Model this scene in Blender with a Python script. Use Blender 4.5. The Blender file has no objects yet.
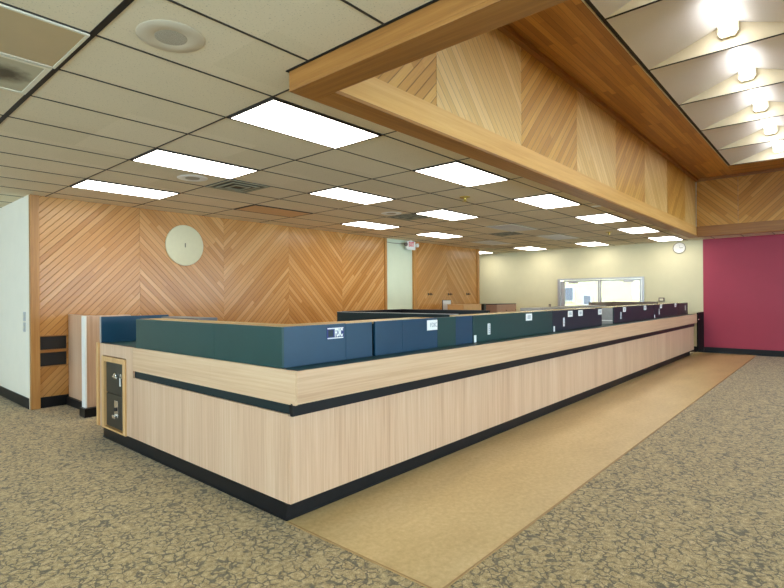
import bpy, bmesh, math, random
from mathutils import Vector, Matrix
random.seed(4)
S = bpy.context.scene
COL = S.collection
PI = math.pi

# ---------------------------------------------------------------- materials
def new_mat(name):
    m = bpy.data.materials.new(name); m.use_nodes = True
    nt = m.node_tree; nt.nodes.clear()
    out = nt.nodes.new('ShaderNodeOutputMaterial'); b = nt.nodes.new('ShaderNodeBsdfPrincipled')
    nt.links.new(b.outputs[0], out.inputs[0])
    return m, nt, b

def setin(n, k, v):
    if k in n.inputs: n.inputs[k].default_value = v

class G:
    """tiny node-graph helper"""
    def __init__(s, nt): s.nt = nt
    def n(s, t, **kw):
        x = s.nt.nodes.new(t)
        for k, v in kw.items(): setattr(x, k, v)
        return x
    def put(s, sock, v):
        if isinstance(v, bpy.types.NodeSocket): s.nt.links.new(v, sock)
        elif v is not None: sock.default_value = v
    def m(s, op, a, b=None, c=None):
        x = s.n('ShaderNodeMath', operation=op)
        s.put(x.inputs[0], a); s.put(x.inputs[1], b)
        if c is not None: s.put(x.inputs[2], c)
        return x.outputs[0]
    def xyz(s):
        t = s.n('ShaderNodeTexCoord'); p = s.n('ShaderNodeSeparateXYZ')
        s.nt.links.new(t.outputs['Object'], p.inputs[0]); return p.outputs[0], p.outputs[1], p.outputs[2]
    def vec(s, a, b, c):
        x = s.n('ShaderNodeCombineXYZ')
        for i, v in enumerate((a, b, c)): s.put(x.inputs[i], v)
        return x.outputs[0]
    def noise(s, v, scale, detail=3, rough=.55, dist=0):
        x = s.n('ShaderNodeTexNoise'); s.put(x.inputs['Vector'], v)
        x.inputs['Scale'].default_value = scale; x.inputs['Detail'].default_value = detail
        x.inputs['Roughness'].default_value = rough; x.inputs['Distortion'].default_value = dist
        return x.outputs[0]
    def white(s, w):
        x = s.n('ShaderNodeTexWhiteNoise', noise_dimensions='1D'); s.put(x.inputs['W'], w); return x.outputs[0]
    def ramp(s, f, stops, interp='LINEAR'):
        x = s.n('ShaderNodeValToRGB'); e = x.color_ramp.elements; x.color_ramp.interpolation = interp
        while len(e) < len(stops): e.new(.5)
        for q, (p, c) in zip(e, stops): q.position = p; q.color = tuple(c) + (1,)
        s.put(x.inputs[0], f); return x.outputs[0]
    def mix(s, f, a, b, mode='MIX'):
        x = s.n('ShaderNodeMix', data_type='RGBA', blend_type=mode)
        s.put(x.inputs[0], f)
        for i, v in ((6, a), (7, b)):
            if isinstance(v, (tuple, list)): v = tuple(v) + (1,)
            s.put(x.inputs[i], v)
        return x.outputs[2]
    def bump(s, b, h, strength=.3, dist=.01):
        x = s.n('ShaderNodeBump'); x.inputs['Strength'].default_value = strength; x.inputs['Distance'].default_value = dist
        s.put(x.inputs['Height'], h); s.nt.links.new(x.outputs[0], b.inputs['Normal'])

def sr(r, g, b):
    f = lambda c: (c/255/12.92 if c/255 <= .04045 else ((c/255+.055)/1.055)**2.4)
    return (f(r), f(g), f(b))

def plain(name, col, rough=.5, metal=0, spec=.5, var=.06, scale=18, coat=0, bump=0):
    m, nt, b = new_mat(name); g = G(nt)
    x, y, z = g.xyz(); n = g.noise(g.vec(x, y, z), scale)
    lo = tuple(c*(1-var) for c in col); hi = tuple(min(1, c*(1+var)) for c in col)
    g.put(b.inputs['Base Color'], g.ramp(n, [(.3, lo), (.7, hi)]))
    b.inputs['Roughness'].default_value = rough; b.inputs['Metallic'].default_value = metal
    setin(b, 'Specular IOR Level', spec); setin(b, 'Coat Weight', coat); setin(b, 'Coat Roughness', .15)
    if bump: g.bump(b, n, bump, .002)
    return m

def emit(name, col, strength):
    m, nt, b = new_mat(name); g = G(nt)
    b.inputs['Base Color'].default_value = (.8, .8, .8, 1); setin(b, 'Specular IOR Level', 0)
    b.inputs['Emission Color'].default_value = tuple(col) + (1,); b.inputs['Emission Strength'].default_value = strength
    return m

def planks(name, direction, cols, w=.085, rough=.38, groove=.75, seed=0., swap=False):
    """diagonal tongue-and-groove boards at 45 degrees in a vertical wall"""
    m, nt, b = new_mat(name); g = G(nt)
    x, y, z = g.xyz()
    u = g.m('ADD', x, y)
    if direction < 0: u = g.m('MULTIPLY', u, -1.)
    s = g.m('MULTIPLY', g.m('SUBTRACT', z, u), .70711); t = g.m('MULTIPLY', g.m('ADD', z, u), .70711)
    q = g.m('DIVIDE', s, w); idx = g.m('FLOOR', q); fr = g.m('FRACT', q)
    r1 = g.white(g.m('ADD', idx, seed + .37))
    piece = g.m('FLOOR', g.m('ADD', g.m('DIVIDE', t, 2.6), g.m('MULTIPLY', r1, 7.)))
    r2 = g.white(g.m('ADD', g.m('MULTIPLY', idx, 13.1), g.m('ADD', piece, seed)))
    col = g.ramp(r2, [(0, cols[0]), (.5, cols[1]), (1, cols[2])])
    grain = g.noise(g.vec(g.m('MULTIPLY', s, 60.), g.m('MULTIPLY', t, 2.2), g.m('MULTIPLY', r2, 9.)), 1., 4, .6)
    col = g.mix(1., col, g.ramp(grain, [(.25, (.86, .83, .80)), (.75, (1.08, 1.07, 1.06))]), 'MULTIPLY')
    edge = g.m('MINIMUM', fr, g.m('SUBTRACT', 1., fr))
    gr = g.ramp(edge, [(0, (1, 1, 1)), (.075, (0, 0, 0))])
    col = g.mix(g.m('MULTIPLY', gr, groove), col, (.10, .045, .015))
    g.put(b.inputs['Base Color'], col)
    b.inputs['Roughness'].default_value = rough
    g.bump(b, g.m('SUBTRACT', g.m('MULTIPLY', grain, .04), gr), .5, .006)
    return m

def wood(name, cols, axis, rough=.4, fine=70., long=1.6, coat=0., seams=None):
    """straight-grained timber or wood laminate; axis = grain direction"""
    m, nt, b = new_mat(name); g = G(nt)
    p = list(g.xyz()); a = 'xyz'.index(axis)
    v = [g.m('MULTIPLY', c, long if i == a else fine) for i, c in enumerate(p)]
    n1 = g.noise(g.vec(*v), 1., 5, .65, .3)
    v2 = [g.m('MULTIPLY', c, .35 if i == a else 5.) for i, c in enumerate(p)]
    n2 = g.noise(g.vec(*v2), 1., 2, .5, .6)
    f = g.m('ADD', g.m('MULTIPLY', n1, .62), g.m('MULTIPLY', n2, .38))
    g.put(b.inputs['Base Color'], g.ramp(f, [(.32, cols[0]), (.5, cols[1]), (.68, cols[2])]))
    b.inputs['Roughness'].default_value = rough; setin(b, 'Coat Weight', coat); setin(b, 'Coat Roughness', .25)
    g.bump(b, n1, .08, .002)
    return m

def carpet_mat():
    m, nt, b = new_mat('patterned_carpet'); g = G(nt)
    x, y, z = g.xyz(); P = g.vec(x, y, 0.)
    d1 = g.noise(P, 13., 2); d2 = g.noise(g.vec(y, x, 3.), 13., 2)
    xx = g.m('ADD', x, g.m('MULTIPLY', g.m('SUBTRACT', d1, .5), .11)); yy = g.m('ADD', y, g.m('MULTIPLY', g.m('SUBTRACT', d2, .5), .11))
    v = g.n('ShaderNodeTexVoronoi', feature='DISTANCE_TO_EDGE'); v.inputs['Scale'].default_value = 17.5
    g.put(v.inputs['Vector'], g.vec(xx, yy, 0.))
    line = g.ramp(v.outputs['Distance'], [(.035, (1, 1, 1)), (.095, (0, 0, 0))])
    gate = g.ramp(g.noise(P, 7., 2), [(.36, (0, 0, 0)), (.46, (1, 1, 1))])
    line = g.m('MULTIPLY', line, gate)
    n = g.noise(P, 160., 2); n2 = g.noise(P, 30., 3)
    base = g.ramp(g.m('ADD', g.m('MULTIPLY', n, .55), g.m('MULTIPLY', n2, .45)), [(.34, sr(116, 96, 60)), (.5, sr(178, 155, 108)), (.66, sr(222, 200, 154))])
    col = g.mix(g.m('MULTIPLY', line, .74), base, sr(66, 66, 58))
    g.put(b.inputs['Base Color'], col); b.inputs['Roughness'].default_value = .95; setin(b, 'Specular IOR Level', .1)
    setin(b, 'Sheen Weight', .15)
    g.bump(b, n, .6, .004)
    return m

def tile_mat():
    m, nt, b = new_mat('acoustic_tile'); g = G(nt)
    x, y, z = g.xyz(); P = g.vec(x, y, 0.)
    ti = g.white(g.m('ADD', g.m('FLOOR', g.m('DIVIDE', g.m('SUBTRACT', x, 1.065), 1.2192)), g.m('MULTIPLY', g.m('FLOOR', g.m('DIVIDE', g.m('SUBTRACT', y, 2.986), .6096)), 17.3)))
    base = g.ramp(ti, [(0, sr(219, 205, 174)), (1, sr(227, 213, 184))])
    pin = g.ramp(g.noise(P, 95., 2, .5), [(.30, (1, 1, 1)), (.37, (0, 0, 0))])
    col = g.mix(g.m('MULTIPLY', pin, .45), base, sr(110, 100, 80))
    g.put(b.inputs['Base Color'], col); b.inputs['Roughness'].default_value = .9; setin(b, 'Specular IOR Level', .2)
    g.bump(b, pin, -.2, .003)
    return m

def vinyl_mat():
    m, nt, b = new_mat('tan_vinyl_floor'); g = G(nt)
    x, y, z = g.xyz(); P = g.vec(x, y, 0.)
    n = g.noise(P, 26., 5, .7); n2 = g.noise(g.vec(g.m('MULTIPLY', x, .4), y, 0.), 2.2, 3)
    f = g.m('ADD', g.m('MULTIPLY', n, .6), g.m('MULTIPLY', n2, .4))
    g.put(b.inputs['Base Color'], g.ramp(f, [(.35, sr(190, 160, 108)), (.5, sr(206, 178, 124)), (.65, sr(220, 194, 144))]))
    b.inputs['Roughness'].default_value = .36; setin(b, 'Specular IOR Level', .5)
    return m

def glass_mat(name='clear_glass', tint=1.):
    m, nt, b = new_mat(name); nt.nodes.remove(b); g = G(nt)
    t = g.n('ShaderNodeBsdfTransparent'); t.inputs[0].default_value = (tint, tint, tint*.96, 1); gl = g.n('ShaderNodeBsdfGlossy'); gl.inputs['Roughness'].default_value = .02
    fr = g.n('ShaderNodeFresnel'); fr.inputs['IOR'].default_value = 1.45
    mx = g.n('ShaderNodeMixShader')
    nt.links.new(fr.outputs[0], mx.inputs[0]); nt.links.new(t.outputs[0], mx.inputs[1]); nt.links.new(gl.outputs[0], mx.inputs[2])
    nt.links.new(mx.outputs[0], [n for n in nt.nodes if n.type == 'OUTPUT_MATERIAL'][0].inputs[0])
    return m

WALLC = (sr(181, 124, 60), sr(194, 138, 74), sr(207, 155, 92))
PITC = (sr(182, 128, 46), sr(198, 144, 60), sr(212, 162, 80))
PIT_SHEEN = (sr(208, 164, 92), sr(217, 176, 106), sr(226, 189, 124))  # paler tone puts the sheen of the falling boards into their colour
M = dict(
    carpet=carpet_mat(), tile=tile_mat(), vinyl=vinyl_mat(), glass=glass_mat(), tinted=glass_mat('grey_tinted_glass', .48),
    planks_up=planks('diagonal_boards_rising', 1, WALLC, .074, .26, seed=3.),
    planks_down=planks('diagonal_boards_falling', -1, WALLC, .074, .26, seed=11.),
    pit_up=planks('soffit_boards_rising', 1, PITC, .076, .42, .7, seed=5.),
    pit_down_far=planks('far_soffit_boards_falling', -1, PITC, .076, .42, .7, seed=31.),
    pit_down_sheen=planks('soffit_boards_falling_sheen', -1, PIT_SHEEN, .076, .42, .55, seed=23.),
    fir_x=wood('fir_board_lengthwise', (sr(124, 78, 30), sr(152, 100, 42), sr(172, 120, 58)), 'x', .45, 34., 1.1),
    fir_y=wood('fir_board_crosswise', (sr(124, 78, 30), sr(152, 100, 42), sr(172, 120, 58)), 'y', .45, 34., 1.1),
    fir_z=wood('fir_post', (sr(156, 104, 46), sr(178, 124, 60), sr(194, 142, 78)), 'z', .45, 34., 1.1),
    soffit_x=planks('flat_soffit_boards', 1, WALLC, .085, .45),
    oak_v=wood('pale_oak_laminate_upright', (sr(186, 147, 116), sr(206, 169, 137), sr(218, 187, 157)), 'z', .32, 60., 1.2),
    oak_x=wood('pale_oak_laminate_lengthwise', (sr(190, 150, 114), sr(208, 171, 134), sr(220, 189, 152)), 'x', .32, 60., 1.0),
    oak_y=wood('pale_oak_laminate_across', (sr(190, 150, 114), sr(208, 171, 134), sr(220, 189, 152)), 'y', .32, 60., 1.0),
    oak_trim=wood('oak_edge_trim', (sr(176, 128, 74), sr(204, 158, 100), sr(220, 178, 124)), 'z', .4, 60., 1.2),
    teal=plain('dark_green_laminate', sr(16, 58, 54), .38, var=.05, scale=6, spec=.42),
    teal_dark=plain('very_dark_green_laminate', sr(20, 34, 34), .5, var=.08, spec=.25),
    blue=plain('blue_reflection_laminate', sr(12, 56, 80), .36, var=.06, scale=5, spec=.45),  # blue reflection on the screens painted into the laminate colour
    navy_reflect_print=plain('navy_reflection_and_print', sr(14, 32, 42), .4, var=.05, scale=6, spec=.42),  # navy reflection painted into the far screens; also prints the sign emblem
    cap=plain('beige_laminate_cap', sr(172, 154, 112), .25, var=.05),
    grey_lam=plain('grey_laminate', sr(150, 150, 148), .4),
    matte_black=plain('matte_black_laminate', sr(17, 17, 18), .6, var=.1, spec=.12),
    mid_grey=plain('mid_grey_laminate', sr(104, 104, 106), .4),
    greybrown=plain('grey_brown_laminate', sr(120, 104, 92), .4),
    black=plain('black_vinyl_base', sr(20, 19, 20), .42, var=.2, scale=9, spec=.25),
    black_gloss=plain('black_laminate', sr(16, 16, 18), .35, var=.15, spec=.25),
    slotdark=plain('dark_slot_lining', sr(24, 18, 14), .6),
    safe=plain('black_brown_enamel', sr(42, 38, 28), .4, var=.1),
    chrome=plain('chrome', (.85, .85, .86), .18, 1., var=.02),
    white=plain('white_plastic', sr(235, 234, 228), .4, var=.02),
    offwhite=plain('cream_plastic', sr(222, 214, 190), .45, var=.03),
    wall_white=plain('pale_sage_paint', sr(236, 229, 212), .7, var=.015, scale=4),
    wall_sage=plain('light_green_paint', sr(206, 214, 188), .6, var=.02, scale=4),
    wall_cream=plain('cream_paint', sr(222, 216, 180), .65, var=.02, scale=4),
    wall_red=plain('crimson_paint', sr(170, 50, 76), .5, var=.03, scale=3),
    bar=plain('dark_ceiling_grid', sr(46, 40, 32), .6),
    bar_black=plain('black_ceiling_seam', sr(12, 11, 10), .6),
    lens_off=plain('unlit_tan_diffuser', sr(186, 164, 126), .5, var=.06, scale=2),
    lens_off_pale=plain('unlit_lavender_diffuser', sr(196, 194, 200), .4, var=.03),
    lens_beige=plain('unlit_peach_diffuser', sr(206, 168, 122), .5, var=.04, scale=2),
    vent=plain('grey_green_vent', sr(150, 144, 118), .6, var=.1, scale=5),
    vent_dark=plain('dark_vent_gap', sr(78, 72, 56), .7, var=.25, scale=6),
    grille=plain('perforated_grey_grille', sr(172, 164, 146), .7, var=.25, scale=240),
    vault=plain('pearl_white_vault', sr(228, 228, 232), .55, var=.03, scale=120, bump=.25),
    baffle=plain('ivory_baffle', sr(226, 218, 192), .55, var=.02),
    brass=plain('brass', sr(190, 160, 70), .35, .6, var=.05),
    alu=plain('brushed_aluminium', sr(190, 190, 194), .35, .7, var=.04),
    disc=plain('cream_disc', sr(214, 206, 170), .6, var=.02),
    ink=plain('black_ink', sr(24, 24, 28), .6),
    greyink=plain('grey_print', sr(140, 146, 156), .6),
    navy=plain('navy_print', sr(36, 44, 110), .5),
    redp=plain('red_letters', sr(226, 60, 70), .5),
    stucco=plain('sunlit_cream_stucco', sr(236, 226, 176), .9, var=.03, scale=8),
    pane_far=plain('grey_blue_far_pane', sr(120, 124, 136), .4),
    asphalt=plain('pale_concrete', sr(170, 168, 160), .9, var=.1),
    pink_lam=plain('pinkish_tan_laminate', sr(176, 140, 120), .5),
    tan_box=plain('tan_wood_laminate', sr(206, 160, 104), .45, var=.06),
    plaster=plain('white_plaster', sr(215, 212, 200), .8),
    lamp=emit('lit_diffuser', (1., .93, .83), 8.0),
    tube=emit('lit_lamp_lens', (1., .97, .92), 20.0), tube_side=emit('lit_lamp_side', (1., .97, .92), 3.0),
    spot=emit('lit_spot_lens', (1., .97, .92), 3.0),
)

# ---------------------------------------------------------------- geometry helpers
def BM(): return bmesh.new()
def box(bm, x0, x1, y0, y1, z0, z1, bev=0.):
    x0, x1 = min(x0, x1), max(x0, x1); y0, y1 = min(y0, y1), max(y0, y1); z0, z1 = min(z0, z1), max(z0, z1)
    vs = [bm.verts.new((x, y, z)) for z in (z0, z1) for x, y in ((x0, y0), (x1, y0), (x1, y1), (x0, y1))]
    fs = [bm.faces.new([vs[i] for i in f]) for f in ((3, 2, 1, 0), (4, 5, 6, 7), (0, 1, 5, 4), (1, 2, 6, 5), (2, 3, 7, 6), (3, 0, 4, 7))]
    if bev:
        es = list({e for f in fs for e in f.edges})
        bmesh.ops.bevel(bm, geom=es, offset=bev, segments=2, profile=.6, affect='EDGES')
    return bm
def prism(bm, pts, z0, z1, axis='z'):
    """extrude a polygon; pts in the plane perpendicular to axis"""
    def V(a, b, c): return {'z': (a, b, c), 'y': (a, c, b), 'x': (c, a, b)}[axis]
    lo = [bm.verts.new(V(a, b, z0)) for a, b in pts]; hi = [bm.verts.new(V(a, b, z1)) for a, b in pts]
    n = len(pts)
    bm.faces.new(lo[::-1]); bm.faces.new(hi)
    for i in range(n): bm.faces.new((lo[i], lo[(i+1) % n], hi[(i+1) % n], hi[i]))
    return bm
def lathe(bm, prof, c, axis='z', seg=40):
    """revolve (radius, height) profile about an axis through c"""
    rings = []
    for r, h in prof:
        ring = []
        for k in range(seg):
            a = 2*PI*k/seg; p, q = r*math.cos(a), r*math.sin(a)
            d = {'z': (p, q, h), 'y': (p, h, q), 'x': (h, p, q)}[axis]
            ring.append(bm.verts.new((c[0]+d[0], c[1]+d[1], c[2]+d[2])))
        rings.append(ring)
    for A, B in zip(rings, rings[1:]):
        for k in range(seg): bm.faces.new((A[k], A[(k+1) % seg], B[(k+1) % seg], B[k]))
    if prof[0][0] > 1e-6: bm.faces.new(rings[0][::-1])
    if prof[-1][0] > 1e-6: bm.faces.new(rings[-1])
    return bm
def tube(bm, pts, r, seg=10):
    pts = [Vector(p) for p in pts]; rings = []
    for i, p in enumerate(pts):
        d = (pts[min(i+1, len(pts)-1)] - pts[max(i-1, 0)]).normalized()
        a = d.cross(Vector((0, 0, 1)) if abs(d.z) < .9 else Vector((1, 0, 0))).normalized(); b = d.cross(a)
        rings.append([bm.verts.new(p + a*(r*math.cos(2*PI*k/seg)) + b*(r*math.sin(2*PI*k/seg))) for k in range(seg)])
    for A, B in zip(rings, rings[1:]):
        for k in range(seg): bm.faces.new((A[k], A[(k+1) % seg], B[(k+1) % seg], B[k]))
    bm.faces.new(rings[0][::-1]); bm.faces.new(rings[-1])
    return bm

def obj(name, bm, mat, parent=None, label=None, smooth=False):
    bmesh.ops.recalc_face_normals(bm, faces=bm.faces[:])
    if parent is not None:
        o0 = world_of(parent)
    else:
        xs = [v.co for v in bm.verts]
        o0 = Vector(((min(v.x for v in xs)+max(v.x for v in xs))/2, (min(v.y for v in xs)+max(v.y for v in xs))/2, min(v.z for v in xs)))
    bmesh.ops.translate(bm, verts=bm.verts[:], vec=-o0)
    me = bpy.data.meshes.new(name); bm.to_mesh(me); bm.free()
    if smooth:
        for p in me.polygons: p.use_smooth = True
        me.set_sharp_from_angle(angle=math.radians(35)) if hasattr(me, 'set_sharp_from_angle') else None
    me.materials.append(M[mat] if isinstance(mat, str) else mat)
    o = bpy.data.objects.new(name, me); COL.objects.link(o)
    if parent is not None: o.parent = parent
    else: o.location = o0
    if label: o['label'] = label
    return o
def world_of(o):
    v = Vector((0, 0, 0))
    while o is not None: v = v + o.location; o = o.parent
    return v
def tag(o, label, cat, group=None):
    o['label'] = label; o['category'] = cat
    if group: o['group'] = group
    return o
def thing(name, label, cat, loc, group=None):
    o = bpy.data.objects.new(name, None); COL.objects.link(o); o.location = loc; o.empty_display_size = .1
    return tag(o, label, cat, group)
def struct(name, bm, mat, parent=None):
    o = obj(name, bm, mat, parent)
    if parent is None: o['kind'] = 'structure'
    return o
def group_struct(name, loc=(0, 0, 0)):
    o = bpy.data.objects.new(name, None); COL.objects.link(o); o.location = loc; o['kind'] = 'structure'; return o
def dup(root, offset):
    r = root.copy(); COL.objects.link(r); r.location = root.location + Vector(offset)
    for ch in list(root.children):
        c = ch.copy(); COL.objects.link(c); c.parent = r
        for gch in list(ch.children):
            d = gch.copy(); COL.objects.link(d); d.parent = c
    return r
def text(name, s, size, mat, parent, pos, rot, ext=.001, sx=1., bold=0.):
    cu = bpy.data.curves.new(name, 'FONT'); cu.body = s; cu.size = size; cu.extrude = ext; cu.offset = bold
    cu.align_x = 'CENTER'; cu.align_y = 'CENTER'
    t = bpy.data.objects.new('tmp', cu); COL.objects.link(t)
    dg = bpy.context.evaluated_depsgraph_get(); me = bpy.data.meshes.new_from_object(t.evaluated_get(dg))
    bpy.data.objects.remove(t)
    mt = Matrix.Translation(Vector(pos) - world_of(parent)) @ rot.to_4x4() @ Matrix.Diagonal((sx, 1, 1, 1))
    me.transform(mt); me.materials.clear(); me.materials.append(M[mat])
    o = bpy.data.objects.new(name, me); COL.objects.link(o); o.parent = parent
    return o
FACE_NY = Matrix(((1, 0, 0), (0, 0, -1), (0, 1, 0)))          # lettering that faces -Y

# ---------------------------------------------------------------- dimensions (metres, floor at z = 0)
H = 2.979            # low ceiling
EX = 16.05           # end wall
GX, GY, TX, TY = 1.065, 2.986, 1.2192, .6096
X0R, Y0R, Y1R = -5.0, -7.0, 11.6
ZT = 4.15            # raised ceiling

# ---------------------------------------------------------------- floor
bm = BM(); box(bm, X0R-.2, EX+.2, Y0R-.2, Y1R+.2, -.2, 0); FL = struct('floor', bm, 'carpet')
bm = BM(); box(bm, 2.215, EX-.02, 1.53, 2.79, 0.0005, .005); struct('vinyl_strip', bm, 'vinyl', FL)
bm = BM(); box(bm, 2.203, EX-.02, 1.517, 1.53, 0.0005, .007); box(bm, 2.203, 2.215, 1.53, 2.76, .0005, .007)
struct('edge_strip', bm, plain('tan_edge_strip', sr(166, 132, 84), .5), FL)

# ---------------------------------------------------------------- low ceiling with its grid, open under the raised part
PX0, PX1, PY0, PY1 = 2.10, 14.03, -.93, 2.575      # outer edge of the beam frame
bm = BM()
box(bm, X0R, PX0, Y0R, Y1R, H, H+.1); box(bm, PX0, PX1, PY1, Y1R, H, H+.1); box(bm, PX0, PX1, Y0R, PY0, H, H+.1); box(bm, PX1, EX, Y0R, Y1R, H, H+.1)
CE = struct('ceiling', bm, 'tile'); CE['kind'] = 'structure'
bm = BM(); zb0, zb1 = H-.004, H+.002
def bar_x(y, w=.013):   # a bar running along X
    if PY0 < y < PY1: box(bm, X0R, PX0-.002, y-w/2, y+w/2, zb0, zb1); box(bm, PX1+.002, EX, y-w/2, y+w/2, zb0, zb1)
    else: box(bm, X0R, EX, y-w/2, y+w/2, zb0, zb1)
def bar_y(x, w=.013):
    if PX0 < x < PX1: box(bm, x-w/2, x+w/2, PY1+.002, Y1R, zb0, zb1); box(bm, x-w/2, x+w/2, Y0R, PY0-.002, zb0, zb1)
    else: box(bm, x-w/2, x+w/2, Y0R, Y1R, zb0, zb1)
for i in range(-16, 15):
    if Y0R < GY+i*TY < Y1R: bar_x(GY+i*TY)
for j in range(-4, 13):
    if j and X0R < GX+j*TX < EX: bar_y(GX+j*TX)
struct('grid_bars', bm, 'bar', CE)
bm = BM(); bar_y(GX, .034); struct('seam_bar', bm, 'bar_black', CE)
bm = BM(); box(bm, PX0-.018, PX1+.02, PY1, PY1+.012, H-.006, H-.0005); box(bm, PX0-.018, PX0-.001, PY0, PY1+.012, H-.006, H-.0005)
struct('shadow_gap', bm, 'bar_black', CE)

# ---------------------------------------------------------------- beam frame and raised ceiling
IX0, IX1, IY0, IY1 = 2.33, 13.80, -.70, 2.39       # inside faces of the beams
ZB = 2.845
def beam(name, lo, hi, mat):
    # the outer board plus a wider sole board underneath, leaving a rebate for the facing board
    bm = BM(); box(bm, *lo, ZB, ZB+.024, .003); box(bm, *hi, ZB+.0245, H+.10, .002)
    return struct(name, bm, mat)
t1 = beam('trim_1', (PX0, IX0-.02, PY0, PY1), (PX0, IX0-.035, PY0, PY1), 'fir_y')                       # near beam
t2 = beam('trim_2', (IX0-.0195, IX1+.0195, IY1-.02, PY1), (IX0-.0195, IX1+.0195, IY1+.035, PY1), 'fir_x')   # over the counter
t3 = beam('trim_3', (IX1+.02, PX1, PY0, PY1), (IX1+.035, PX1, PY0, PY1), 'fir_y')                       # far beam
t4 = beam('trim_4', (IX0-.0195, IX1+.0195, PY0, IY0+.02), (IX0-.0195, IX1+.0195, PY0, IY0-.035), 'fir_x')   # right beam
# inner facing boards above the beams
ZBD = 3.075
fir_light = wood('fir_facing_board', (sr(200, 146, 74), sr(213, 162, 90), sr(224, 177, 107)), 'x', .45, 26., 1.0)
bm = BM(); box(bm, IX0, IX1, IY1-.002, IY1+.03, ZB+.027, ZBD, .003); struct('facing_board', bm, fir_light, t2)
bm = BM(); box(bm, IX1, IX1+.03, IY0, IY1-.0025, ZB+.027, ZBD, .003); struct('facing_board', bm, 'fir_y', t3)
bm = BM(); box(bm, IX0-.03, IX0, IY0, IY1-.0025, ZB+.027, ZBD, .003); struct('facing_board', bm, 'fir_y', t1)
bm = BM(); box(bm, IX0, IX1, IY0-.03, IY0+.002, ZB+.027, ZBD, .003); struct('facing_board', bm, 'fir_x', t4)
# upper walls carrying diagonal boards
def upper_wall(name, x0, x1, y0, y1):
    bm = BM(); box(bm, x0, x1, y0, y1, H+.101, ZT+.5); return struct(name, bm, 'plaster')
wl = upper_wall('wall_upper_left', IX0-.1, IX1+.1, IY1+.035, IY1+.135)
wr = upper_wall('wall_upper_right', IX0-.1, IX1+.1, IY0-.135, IY0-.035)
wf = upper_wall('wall_upper_far', IX1+.035, IX1+.135, IY0-.03, IY1+.03)
wn = upper_wall('wall_upper_near', IX0-.135, IX0-.035, IY0-.03, IY1+.03)
seams = [1.966+1.53*k for k in range(9)]
edges = [IX0] + [s for s in seams if IX0 < s < IX1-.1] + [IX1]
for k, (a, b) in enumerate(zip(edges, edges[1:])):
    up = (k % 2 == 0)
    for w_, yy in ((wl, (IY1+.012, IY1+.034)), (wr, (IY0-.034, IY0-.012))):
        bm = BM(); box(bm, a+.002, b-.002, yy[0], yy[1], ZBD+.0005, ZT-.001); struct('board_panel', bm, 'pit_up' if up else 'pit_down_sheen', w_)
ye = [IY1, 1.62, .10, IY0]
for k, (a, b) in enumerate(zip(ye, ye[1:])):
    for w_, xx in ((wf, (IX1+.012, IX1+.034)), (wn, (IX0-.034, IX0-.012))):
        bm = BM(); box(bm, xx[0], xx[1], b+.002, a-.002, ZBD+.0005, ZT-.001)
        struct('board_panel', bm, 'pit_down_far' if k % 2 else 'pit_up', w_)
# flat board soffit around the light coffer
CX0, CX1, CY0, CY1 = 12.80-1.524*6, 12.80, .094, 1.618
def flat_boards(name, axis):
    m, nt, b = new_mat(name); g = G(nt); x, y, z = g.xyz()
    s, t = (y, x) if axis == 'x' else (x, y)
    q = g.m('DIVIDE', s, .062); idx = g.m('FLOOR', q); fr = g.m('FRACT', q)
    r1 = g.white(idx); piece = g.m('FLOOR', g.m('ADD', g.m('DIVIDE', t, 1.7), g.m('MULTIPLY', r1, 9.)))
    r2 = g.white(g.m('ADD', g.m('MULTIPLY', idx, 7.7), piece))
    col = g.ramp(r2, [(0, sr(158, 104, 42)), (.5, sr(186, 130, 58)), (1, sr(204, 150, 76))])
    gr = g.noise(g.vec(g.m('MULTIPLY', s, 60.), g.m('MULTIPLY', t, 2.), 0.), 1., 4)
    col = g.mix(1., col, g.ramp(gr, [(.25, (.8, .76, .72)), (.75, (1.1, 1.08, 1.06))]), 'MULTIPLY')
    e = g.m('MINIMUM', fr, g.m('SUBTRACT', 1., fr)); ln = g.ramp(e, [(0, (1, 1, 1)), (.06, (0, 0, 0))])
    col = g.mix(g.m('MULTIPLY', ln, .6), col, (.06, .025, .01))
    g.put(b.inputs['Base Color'], col); b.inputs['Roughness'].default_value = .4
    return m
fbx, fby = flat_boards('soffit_boards_lengthwise', 'x'), flat_boards('soffit_boards_crosswise', 'y')
CR = group_struct('ceiling', (0, 0, ZT))
g_ = .048
bm = BM(); box(bm, IX0, IX1, CY1+g_, IY1+.03, ZT, ZT+.04); struct('soffit_left', bm, fbx, CR)
bm = BM(); box(bm, IX0, IX1, IY0-.03, CY0-g_, ZT, ZT+.04); struct('soffit_right', bm, fbx, CR)
bm = BM(); box(bm, CX1+g_, IX1+.03, CY0-g_, CY1+g_, ZT, ZT+.04); struct('soffit_far', bm, fby, CR)
bm = BM(); box(bm, IX0-.03, CX0-g_, CY0-g_, CY1+g_, ZT, ZT+.04); struct('soffit_near', bm, fby, CR)
bm = BM(); box(bm, IX0, IX1, IY1-.05, IY1+.011, ZT-.055, ZT-.0005, .004); box(bm, IX0, IX1, IY0-.011, IY0+.05, ZT-.055, ZT-.0005, .004); struct('cove_rail', bm, 'fir_x', CR)
bm = BM(); box(bm, IX1-.05, IX1+.011, IY0+.051, IY1-.051, ZT-.055, ZT-.0005, .004); box(bm, IX0-.011, IX0+.05, IY0+.051, IY1-.051, ZT-.055, ZT-.0005, .004); struct('cove_rail', bm, 'fir_y', CR)
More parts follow.
